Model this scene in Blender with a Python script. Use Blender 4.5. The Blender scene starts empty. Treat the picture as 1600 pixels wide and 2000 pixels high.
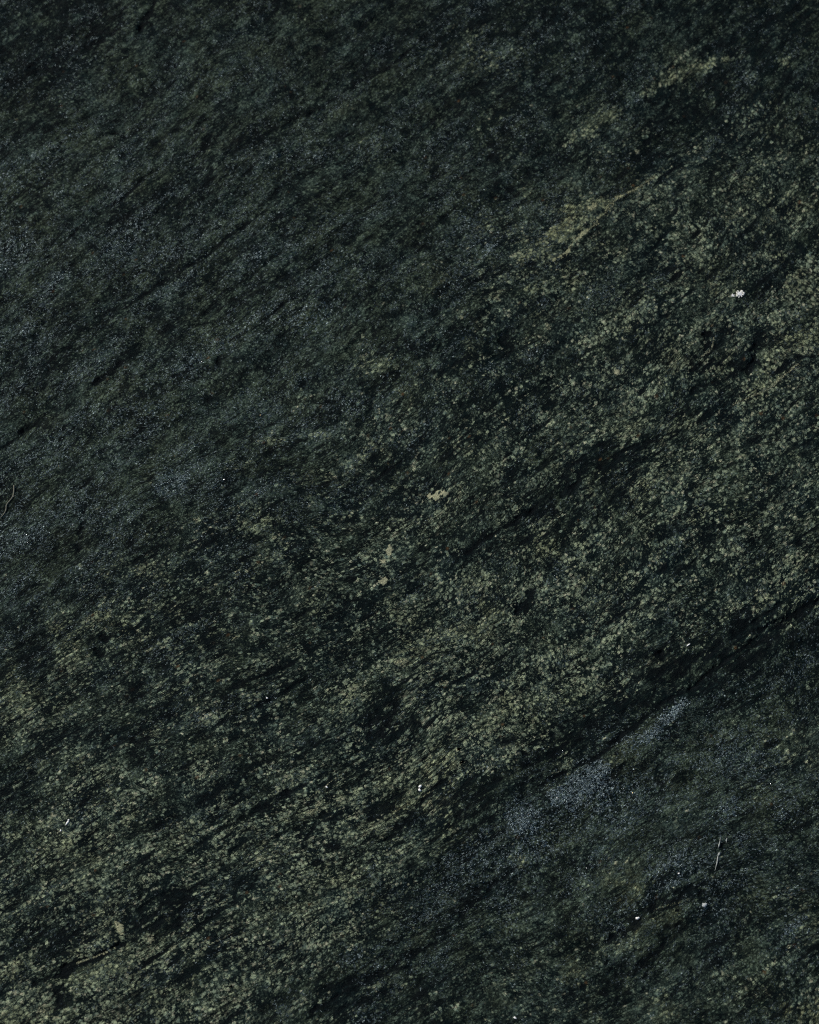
import bpy, math, random
import numpy as np
from mathutils import Vector, Matrix

SC = bpy.context.scene
COL = SC.collection
R = math.radians

# ------------------------------------------------------------------ camera
DIST, TILT, LENS = 0.90, R(22), 65.0
ct, st = math.cos(TILT), math.sin(TILT)
cam_d = bpy.data.cameras.new('camera'); cam = bpy.data.objects.new('camera', cam_d); COL.objects.link(cam)
cam.location = (0, -DIST * st, DIST * ct)
cam.rotation_euler = (TILT, 0, 0)
cam_d.lens = LENS; cam_d.sensor_width = 36; cam_d.clip_start = 0.01; cam_d.clip_end = 50
KPX = (18 / LENS) / 1000.0                 # tangent per photograph pixel


def ground(px, py):
    """point of the rock plane seen at photograph pixel (px, py)"""
    a = (px - 800) * KPX; b = (1000 - py) * KPX
    s = DIST * ct / (ct - b * st)
    return a * s, -DIST * st + s * (st + b * ct)


fy = ground(800, 1250)[1]
cam_d.dof.use_dof = True
cam_d.dof.focus_distance = math.hypot(fy + DIST * st, DIST * ct) * 0.995
cam_d.dof.aperture_fstop = 11
SC.camera = cam

# ------------------------------------------------------------------ light
SUN_EL, SUN_AZ = R(37), R(-58)             # azimuth clockwise from +Y: the sun stands beyond the top left
w = bpy.data.worlds.new('World'); SC.world = w; w.use_nodes = True
wn = w.node_tree; bg = wn.nodes['Background']
sky = wn.nodes.new('ShaderNodeTexSky'); sky.sky_type = 'NISHITA'; sky.sun_disc = False
sky.sun_elevation = SUN_EL; sky.sun_rotation = SUN_AZ
wn.links.new(sky.outputs[0], bg.inputs[0]); bg.inputs[1].default_value = 0.10
sd = bpy.data.lights.new('sun', 'SUN'); sd.energy = 4.0; sd.angle = R(0.5); sd.color = (1, 0.95, 0.88)
sun = bpy.data.objects.new('sun', sd); COL.objects.link(sun)
sdir = Vector((math.sin(SUN_AZ) * math.cos(SUN_EL), math.cos(SUN_AZ) * math.cos(SUN_EL), math.sin(SUN_EL)))
sun.rotation_euler = sdir.to_track_quat('Z', 'Y').to_euler(); sun.location = sdir * 3
SC.view_settings.view_transform = 'Standard'; SC.view_settings.look = 'None'
SC.cycles.use_denoising = False; SC.cycles.filter_width = 1.05
SC.view_settings.exposure = 0.0; SC.view_settings.gamma = 1

# ------------------------------------------------------------------ noise
rng = np.random.default_rng(7)
TAB = rng.random((256, 256)).astype(np.float32)


def vn(x, y, s=0):
    """smooth value noise 0..1"""
    xi = np.floor(x).astype(np.int32); yi = np.floor(y).astype(np.int32)
    fx = (x - xi).astype(np.float32); fyy = (y - yi).astype(np.float32)
    fx = fx * fx * fx * (fx * (fx * 6 - 15) + 10); fyy = fyy * fyy * fyy * (fyy * (fyy * 6 - 15) + 10)
    ox, oy = (s * 37) % 256, (s * 91) % 256
    x0 = (xi + ox) & 255; x1 = (x0 + 1) & 255; y0 = (yi + oy) & 255; y1 = (y0 + 1) & 255
    a = TAB[x0, y0]; b = TAB[x1, y0]; c = TAB[x0, y1]; d = TAB[x1, y1]
    return (a + (b - a) * fx) * (1 - fyy) + (c + (d - c) * fx) * fyy


def fbm(x, y, s=0, o=3):
    t = 0; a = 0.5; n = 0
    for k in range(o):
        t = t + a * vn(x * 1.0, y * 1.0, s + 11 * k); n += a; a *= 0.55
        x, y = (x * 1.83 + y * 0.71 + 3.1), (y * 1.83 - x * 0.71 + 1.7)
    return t / n


def fba(x, y, s=0, o=3):
    """octaves kept aligned with the axes, for noise stretched along the foliation"""
    t = 0; a = 0.5; n = 0
    for k in range(o):
        t = t + a * vn(x, y, s + 11 * k); n += a; a *= 0.58
        x, y = x * 1.93 + 3.1, y * 2.07 + 1.7
    return t / n


def sm(a, b, x):
    t = np.clip((x - a) / (b - a), 0, 1); return t * t * (3 - 2 * t)


# ------------------------------------------------------------------ rock grid (millimetres)
def axis(lo, hi, step, n_out, grow):
    core = np.arange(lo, hi + step, step)
    d = step * np.cumsum(grow ** np.arange(1, n_out + 1))
    return np.concatenate([lo - d[::-1], core, core[-1] + d])


gx = axis(-232, 232, 0.66, 44, 1.115)
gy = axis(-262, 318, 0.66, 44, 1.115)
X, Y = np.meshgrid(gx, gy)                     # [row(y), col(x)]
X = X.astype(np.float32); Y = Y.astype(np.float32)
NY, NX = X.shape

# photograph pixel of each grid point, for the mineral survey tables below
dx, dy, dz = X / 1000, Y / 1000 + DIST * st, -DIST * ct
depth = dy * st - dz * ct
PX = 800 + dx / depth / KPX
PY = 1000 - (dy * ct + dz * st) / depth / KPX

# foliation coordinates: u runs along the banding, v across it
wx = (fbm(X / 120, Y / 120, 1, 2) - .5) * 20; wy = (fbm(X / 120, Y / 120, 5, 2) - .5) * 20
wx2 = (fbm(X / 30, Y / 30, 8, 2) - .5) * 3; wy2 = (fbm(X / 30, Y / 30, 9, 2) - .5) * 4
a1, a2 = R(32), R(43)
wt = sm(-200, 260, Y - X * 0.35)
xx = X + wx + wx2; yy = Y + wy + wy2
v1 = -xx * math.sin(a1) + yy * math.cos(a1); v2 = -xx * math.sin(a2) + yy * math.cos(a2)
u1 = xx * math.cos(a1) + yy * math.sin(a1); u2 = xx * math.cos(a2) + yy * math.sin(a2)
V = v1 * (1 - wt) + v2 * wt; U = u1 * (1 - wt) + u2 * wt

# how much pale feldspar (D), grey-green groundmass (F) and mica (M) the rock holds, surveyed in 100 px squares
D_T = """0000000001000001
0000000002000310
0000000001122133
0000000001123344
0000000012344444
0000000124444445
0000001013345556
0000011224455555
0000012344455654
0000123344546654
0013444544655555
1244445555655555
1454445566555532
5434444666764211
4444555667631223
4555677564111111
5656667542111112
5666677521111122
6777775311223222
7776643222322233"""
F_T = """2233334322122212
2244444433232323
4444544543343233
4544545544444444
5434444554544444
5444455444444444
4334556544444444
4455555544444444
5555665444444444
5455544444444444
5444344444444444
5433444444444443
3434444444444433
4444444444444333
4444444444444555
4444444444446555
4444444443466654
4444444444665444
4444444444445544
4444443344445555"""
M_T = """2222222233222111
3333322233221112
3333333332221121
3333433333221111
4444444344211111
5444444444331111
6544444432221111
5544444442111111
4444444321111111
4446643221111111
5543322111111111
5432211111111111
3221111111111123
2222111111111334
1111111111135545
1111111111787675
1111111115765643
1111111356556533
1112212454323325
1111111333222233"""


def table(t):
    a = np.array([[int(c) for c in r] for r in t.split('\n')], float) / 9
    cx = np.clip((PX + (vn(X / 14, Y / 14, 21) - .5) * 90) / 100 - .5, 0, 14.999)
    cy = np.clip((PY + (vn(X / 14, Y / 14, 22) - .5) * 90) / 100 - .5, 0, 18.999)
    i = cx.astype(int); j = cy.astype(int); fx = cx - i; f2 = cy - j
    fx = fx * fx * (3 - 2 * fx); f2 = f2 * f2 * (3 - 2 * f2)
    return ((a[j, i] * (1 - fx) + a[j, i + 1] * fx) * (1 - f2) + (a[j + 1, i] * (1 - fx) + a[j + 1, i + 1] * fx) * f2).astype(np.float32)


D, F, M = table(D_T), table(F_T), table(M_T)
M = np.where(M < .5, M * .85, M * .78)
K = np.zeros_like(D); YL = np.zeros_like(D); C = np.zeros_like(D); H = np.zeros_like(D)

# banding along the foliation, at three widths
s1 = fba(U / 70, V / 11, 31, 3) - .5; s2 = fba(U / 26, V / 4.2, 34, 2) - .5; s3 = fba(U / 9, V / 1.7, 37, 2) - .5
cl = fba(U / 7, V / 5, 41, 3) - .5
b1 = np.tanh((fba(U / 110, V / 6.5, 44, 3) - .5) * 8) * .5; b2 = np.tanh((fba(U / 34, V / 2.8, 47, 3) - .5) * 8) * .5
rich = .12 + D
D += (s1 * .34 + b1 * .30 + b2 * .30 + cl * .38 + s3 * .34) * rich
F -= np.clip(D - .25, 0, .6) * .34
F += .10 * (1 - np.clip(D * 2.5, 0, 1))
F += s1 * .25 + s2 * .2 + b1 * .12 + b2 * .14 + cl * .4 + s3 * .25 + (fbm(X / 10, Y / 10, 151, 4) - .5) * .75
M += (fba(U / 24, V / 9, 51, 3) - .5) * .9 - .05 + s2 * .3
K += sm(.17, .32, fba(U / 44, V / 5.2, 61, 3) - .5) * .4 + sm(.2, .34, fba(U / 13, V / 2.6, 64, 2) - .5) * .6
YL += sm(.05, .30, fbm(X / 16, Y / 16, 71, 3) - .5) * .55

# ------------------------------------------------------------------ surveyed streaks, in photograph pixels
rag = fbm(X / 3.0, Y / 3.0, 81, 3) - .5
rag3 = vn(X / .9, Y / .9, 88) - .5
rag2 = fba(U / 2.6, V / 1.2, 84, 2) - .5


def stroke(pts, wpx, taper=True, ragged=1.1, e0=.25, e1=1.45):
    """returns (slice, strength 0..1) of a tapering, ragged-edged streak lying on the rock"""
    P = np.array([ground(*p) for p in pts]) * 1000
    if len(P) == 1:
        P = np.array([P[0] - 1e-3, P[0] + 1e-3])
    wmm = wpx * .25
    m = wmm * 2.2 + 3
    i0, i1 = np.searchsorted(gx, [P[:, 0].min() - m, P[:, 0].max() + m])
    j0, j1 = np.searchsorted(gy, [P[:, 1].min() - m, P[:, 1].max() + m])
    sl = (slice(j0, j1), slice(i0, i1))
    x = X[sl] + wx2[sl] * .0; y = Y[sl]
    best = np.full(x.shape, 1e9, np.float32)
    L = np.hypot(*(P[1:] - P[:-1]).T); T = L.sum(); acc = 0
    for k in range(len(P) - 1):
        a, b = P[k], P[k + 1]; e = b - a
        t = np.clip(((x - a[0]) * e[0] + (y - a[1]) * e[1]) / (e @ e), 0, 1)
        d = np.hypot(x - a[0] - t * e[0], y - a[1] - t * e[1])
        g = (acc + t * L[k]) / T
        ww = wmm * (np.sqrt(np.clip(1 - (2 * g - 1) ** 2, 0, 1)) * .75 + .25) if (taper and T > .1) else wmm
        best = np.minimum(best, d / ww); acc += L[k]
    best = best + (rag[sl] * 1.1 + rag2[sl] * 1.5 + rag3[sl] * .7) * ragged
    return sl, (1 - sm(e0, e1, best)).astype(np.float32)


PART = np.zeros(X.shape, np.int16)             # which part of the rock each grid point belongs to
PARTS = []


def mark(sl, s, name, label=None, thr=.5):
    PARTS.append((name, label))
    sub = PART[sl]; sub[(s > thr) & (sub == 0)] = len(PARTS)


HS = np.zeros_like(H)                           # relief of the surveyed features, softened before use
# cream feldspar lenses: (points, half width, solid cream 0..1, label)
CREAM = [
    ([(836, 969), (856, 967), (876, 964)], 8.5, 1.0, 'small solid cream feldspar lens lying level'),
    ([(761, 1064), (760, 1086)], 6.5, .95, 'upright cream feldspar grain'),
    ([(752, 1092), (745, 1104)], 5.5, .9, None), ([(753, 1128), (749, 1143)], 6.5, .9, None),
    ([(1205, 727)], 7, .95, 'round cream feldspar grain'), ([(1068, 637)], 7, .7, None), ([(902, 622)], 4.5, .8, None),
    ([(540, 1050), (534, 1058)], 7, .8, None), ([(385, 1018)], 7, .6, None), ([(160, 1105), (157, 1110)], 9, .5, None),
    ([(470, 1243), (452, 1252)], 6, .65, None), ([(800, 1288), (770, 1290)], 8, .75, None),
    ([(890, 1461)], 7, .85, None), ([(903, 1489)], 5, .9, None), ([(876, 1328), (858, 1335)], 8, .6, None),
    ([(446, 1442), (436, 1448)], 5, .7, None), ([(1145, 268), (1138, 273)], 8, .55, None),
    ([(1242, 299)], 6, .75, None), ([(1024, 370)], 6, .6, None), ([(1326, 145), (1310, 155), (1300, 165)], 7, .55, None),
    ([(1540, 118), (1528, 122)], 9, .5, None), ([(1424, 853)], 5, .5, None),
    ([(622, 1572), (610, 1582), (600, 1590)], 9, .8, 'broad cream feldspar lens with a ragged edge'),
    ([(598, 1598), (594, 1604)], 5, .6, None), ([(510, 1672), (506, 1680)], 8, .65, None),
    ([(225, 1800), (232, 1815), (240, 1826)], 7, .85, 'upright cream feldspar streak'),
    ([(300, 1828), (288, 1838)], 7, .85, None), ([(35, 1885), (22, 1880)], 9, .7, None),
    ([(443, 1760), (434, 1768)], 6, .7, None), ([(103, 1586), (98, 1600)], 6, .8, None),
    ([(345, 1846), (332, 1856)], 6, .75, None), ([(100, 1968), (85, 1978)], 7, .75, None), ([(246, 1690)], 5, .75, None),
    ([(168, 1888), (180, 1884)], 8, .6, None), ([(449, 1936)], 6, .7, None), ([(844, 1562), (832, 1570)], 8, .7, None),
    ([(830, 1504), (848, 1500)], 7, .6, None), ([(855, 1500), (862, 1498)], 6, .6, None),
    ([(1340, 920), (1325, 930)], 6, .6, None), ([(1490, 612), (1480, 620)], 5, .6, None),
    ([(712, 655), (706, 659)], 5, .5, None),
    ([(770, 712), (778, 722)], 8, .45, None), ([(1165, 404), (1148, 416)], 8, .8, 'yellowish cream feldspar patch above a thin vein'),
    ([(1118, 432), (1110, 440)], 10, .7, None), ([(1085, 452), (1080, 460)], 6, .6, None), ([(1072, 478), (1062, 482)], 6, .6, None),
]
for pts, wd, sol, lab in CREAM:
    sl, s = stroke(pts, wd * .92, True, 1.3)
    C[sl] = np.maximum(C[sl], s * sol * (.92 if sol > .84 else .6)); D[sl] += s * .8; K[sl] *= 1 - s; HS[sl] += s * .22
    mark(sl, s, 'feldspar_lens', lab)

# loose clusters of pale grains: (points, half width, amount, yellowness)
PALE = [
    ([(1440, 108), (1390, 122), (1330, 138), (1290, 165), (1250, 190)], 9, .9, .4), ([(1215, 218), (1180, 238), (1140, 262), (1100, 290)], 9, .7, .4),
    ([(1395, 110), (1340, 130), (1290, 160)], 20, .7, .35), ([(1280, 165), (1260, 178)], 12, .5, .3), ([(1200, 225), (1150, 245)], 18, .55, .3),
    ([(1430, 110), (1370, 140)], 12, .35, .3), ([(1475, 140), (1465, 158)], 12, .4, .2), ([(1545, 112), (1522, 125)], 16, .4, .3),
    ([(1150, 265)], 16, .4, .3), ([(1240, 395), (1190, 420)], 16, .3, .2), ([(925, 110)], 42, .25, .6), ([(1235, 328)], 10, .3, .5),
    ([(1190, 398), (1150, 415), (1105, 442), (1075, 470)], 17, 1.15, .9), ([(1060, 480), (1000, 500)], 18, .5, .5), ([(945, 437)], 16, .4, .6), ([(1020, 372)], 12, .4, .3),
    ([(1560, 540), (1545, 565)], 40, .3, .5), ([(1450, 555), (1400, 580)], 16, .35, .4), ([(1205, 582), (1215, 575)], 12, .4, .3),
    ([(980, 570), (965, 582)], 18, .35, .5), ([(1045, 572)], 14, .3, .9), ([(1040, 615)], 18, .25, .8),
    ([(770, 715), (730, 722), (700, 735)], 24, .65, .4), ([(560, 858), (525, 872)], 14, .6, .5), ([(640, 840), (605, 855)], 14, .5, .3),
    ([(500, 905), (440, 925)], 16, .45, .5), ([(320, 920), (280, 935)], 20, .3, .5), ([(620, 600), (570, 615)], 26, .22, .4),
    ([(1370, 675), (1345, 700), (1325, 715)], 14, .6, .3), ([(1600, 640), (1540, 690), (1500, 725), (1470, 760)], 20, .65, .45),
    ([(1475, 790)], 18, .3, .5), ([(1320, 825), (1250, 840), (1200, 860)], 20, .55, .25), ([(1360, 820), (1310, 840)], 10, .5, .3),
    ([(1340, 910), (1290, 935), (1260, 965)], 17, .65, .4), ([(1170, 905), (1130, 925)], 14, .45, .3), ([(1230, 800), (1180, 845)], 22, .35, .3),
    ([(520, 1020), (470, 1035)], 20, .45, .4), ([(155, 1265), (120, 1290)], 36, .45, .2), ([(270, 1205), (205, 1230)], 18, .45, .4), ([(320, 1175), (280, 1190)], 20, .35, .3),
    ([(10, 1345), (40, 1350), (60, 1370)], 40, .6, .5), ([(115, 1180), (80, 1210)], 40, .3, .3), ([(20, 1290)], 14, .4, .3),
    ([(800, 1250), (770, 1290)], 18, .45, .4), ([(720, 1345), (670, 1370)], 22, .4, .3), ([(700, 1330), (660, 1400), (620, 1450)], 12, .35, .3),
    ([(1300, 1305), (1200, 1335), (1100, 1350)], 16, .55, .1), ([(1180, 1320), (1080, 1360), (960, 1400), (900, 1440)], 17, .6, .25),
    ([(1100, 1310), (1070, 1318)], 12, .5, .3), ([(1080, 1060), (1050, 1085)], 22, .35, .5), ([(960, 1130), (860, 1160)], 24, .4, .25),
    ([(1020, 1210), (985, 1235)], 18, .55, .2), ([(930, 1220), (830, 1240)], 16, .3, .3), ([(1190, 1175), (1140, 1200)], 20, .3, .1), ([(970, 1180), (950, 1200)], 22, .25, .9),
    ([(850, 1250), (810, 1290)], 20, .4, .4), ([(880, 1470), (840, 1510), (740, 1530)], 22, .5, .3), ([(980, 1405), (930, 1430)], 16, .5, .3),
    ([(600, 1500), (560, 1530), (500, 1555)], 16, .5, .2), ([(700, 1540), (640, 1580), (560, 1600)], 20, .6, .4), ([(820, 1560), (770, 1590), (720, 1610), (660, 1640)], 20, .55, .2),
    ([(420, 1600), (360, 1650), (300, 1680)], 18, .6, .35), ([(820, 1500), (870, 1490)], 22, .4, .4), ([(500, 1680), (560, 1660)], 18, .4, .3),
    ([(780, 1610), (700, 1640), (640, 1670)], 16, .55, .1), ([(200, 1800), (240, 1830)], 22, .45, .3), ([(60, 1650), (140, 1640)], 18, .25, .2),
    ([(380, 1830), (310, 1850), (230, 1870), (130, 1900)], 24, .65, .3), ([(250, 1880), (180, 1900), (130, 1915), (120, 1940)], 30, .5, .3),
    ([(140, 1980), (60, 1990), (0, 1975)], 24, .55, .35), ([(20, 1870), (60, 1890)], 24, .5, .4), ([(600, 1760), (520, 1800), (450, 1850)], 26, .4, .05),
    ([(700, 1700), (620, 1740), (560, 1780)], 24, .35, .2), ([(340, 1940), (250, 1980)], 26, .4, .15), ([(1595, 1010), (1520, 1040)], 22, .35, .1), ([(1600, 1090), (1540, 1100)], 18, .35, .3),
    ([(240, 18)], 34, .12, .4), ([(612, 25), (600, 45)], 34, .15, .4), ([(590, 95)], 26, .12, .3), ([(682, 195), (675, 225)], 22, .2, .3), ([(740, 290)], 26, .2, .6),
    ([(450, 265), (410, 300)], 26, .2, .4), ([(310, 1790)], 14, .3, .1), ([(80, 1720), (120, 1700), (200, 1690)], 20, .35, .3),
]
for pts, wd, am, yl in PALE:
    sl, s = stroke(pts, wd * 1.2, True, 1.8)
    D[sl] += s * am * .85; F[sl] += s * am * .35; YL[sl] += s * yl; K[sl] *= 1 - .5 * s; HS[sl] += s * .12
OLIVE = [([(1330, 1775), (1270, 1800)], 26, .8), ([(1140, 1890), (1100, 1915)], 24, .8), ([(1230, 1730)], 20, .6), ([(1300, 1950), (1290, 1985)], 34, .6),
         ([(1080, 1535), (1070, 1545)], 9, 1.2), ([(1230, 1450), (1200, 1490), (1170, 1500)], 24, .8), ([(1300, 1400), (1240, 1430)], 14, .5), ([(1585, 1975)], 16, 1.1), ([(1540, 1970)], 8, 1.2),
         ([(1022, 1670), (1012, 1690)], 10, .8), ([(1240, 1815)], 6, 1.3), ([(1580, 1820)], 22, .5), ([(850, 1850), (810, 1830)], 26, .4), ([(730, 1890)], 14, .4),
         ([(1250, 1680), (1170, 1740)], 34, .35), ([(1000, 1960), (960, 1940)], 26, .4), ([(880, 1560), (840, 1600)], 26, .35), ([(1560, 1450)], 40, .25), ([(1500, 1540), (1440, 1600)], 30, .2)]
for pts, wd, am in OLIVE:
    sl, s = stroke(pts, wd * 1.2, True, 1.7)
    YL[sl] += s * am * 1.1; D[sl] += s * .28 * min(am, 1); F[sl] += s * .2; M[sl] *= 1 - .5 * s

# mica-rich silvery patches
MICA = [([(1185, 1498), (1130, 1528), (1080, 1565)], 28, 1.7, 'brightest silvery mica patch'), ([(1050, 1585), (1000, 1620)], 26, 1.0, None),
        ([(1340, 1362), (1310, 1395), (1280, 1425), (1255, 1450)], 13, 1.3, 'narrow silvery mica streak'), ([(1260, 1440), (1220, 1470)], 20, .6, None),
        ([(1330, 1670), (1270, 1700)], 30, .55, None), ([(1430, 1560), (1440, 1590)], 18, .5, None), ([(1575, 1795), (1530, 1830)], 12, .7, None),
        ([(700, 1850), (660, 1880)], 16, .6, None), ([(760, 1870), (700, 1920)], 14, .4, None), ([(900, 1800), (860, 1830)], 22, .3, None), ([(840, 1868), (880, 1880)], 20, .4, None),
        ([(970, 480), (945, 498)], 16, .7, None), ([(870, 318)], 12, .35, None), ([(1070, 585), (1050, 598)], 16, .4, None),
        ([(1250, 190), (1235, 200)], 10, .5, None), ([(1450, 158)], 18, .3, None), ([(930, 25)], 18, .25, None), ([(865, 105)], 16, .3, None),
        ([(365, 1778)], 10, .9, 'small glinting mica cluster in a dark hollow'), ([(728, 1698)], 7, .8, None), ([(100, 1830)], 16, .4, None), ([(550, 1798)], 7, .3, None),
        ([(360, 930), (310, 960)], 32, .45, None), ([(60, 625), (50, 655)], 16, .5, None), ([(95, 590), (80, 600)], 12, .5, None), ([(575, 738)], 16, .4, None), ([(350, 500), (160, 480)], 20, .2, None),
        ([(1385, 775), (1400, 790)], 20, .55, None), ([(1040, 840)], 10, .5, None), ([(1525, 610)], 10, .4, None), ([(1560, 1540), (1520, 1600)], 24, .3, None), ([(30, 1040), (25, 1090)], 26, .4, None),
        ([(1160, 1460), (1210, 1420)], 18, .3, None), ([(1350, 1500), (1440, 1420)], 26, .25, None), ([(690, 795)], 20, .45, None)]
for pts, wd, am, lab in MICA:
    sl, s = stroke(pts, wd * 1.2, True, 1.6)
    M[sl] += s * am; D[sl] -= s * .3; K[sl] *= 1 - .6 * s
    if wd >= 14 and am >= .5:
        mark(sl, s, 'mica_patch', lab, .45)

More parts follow.
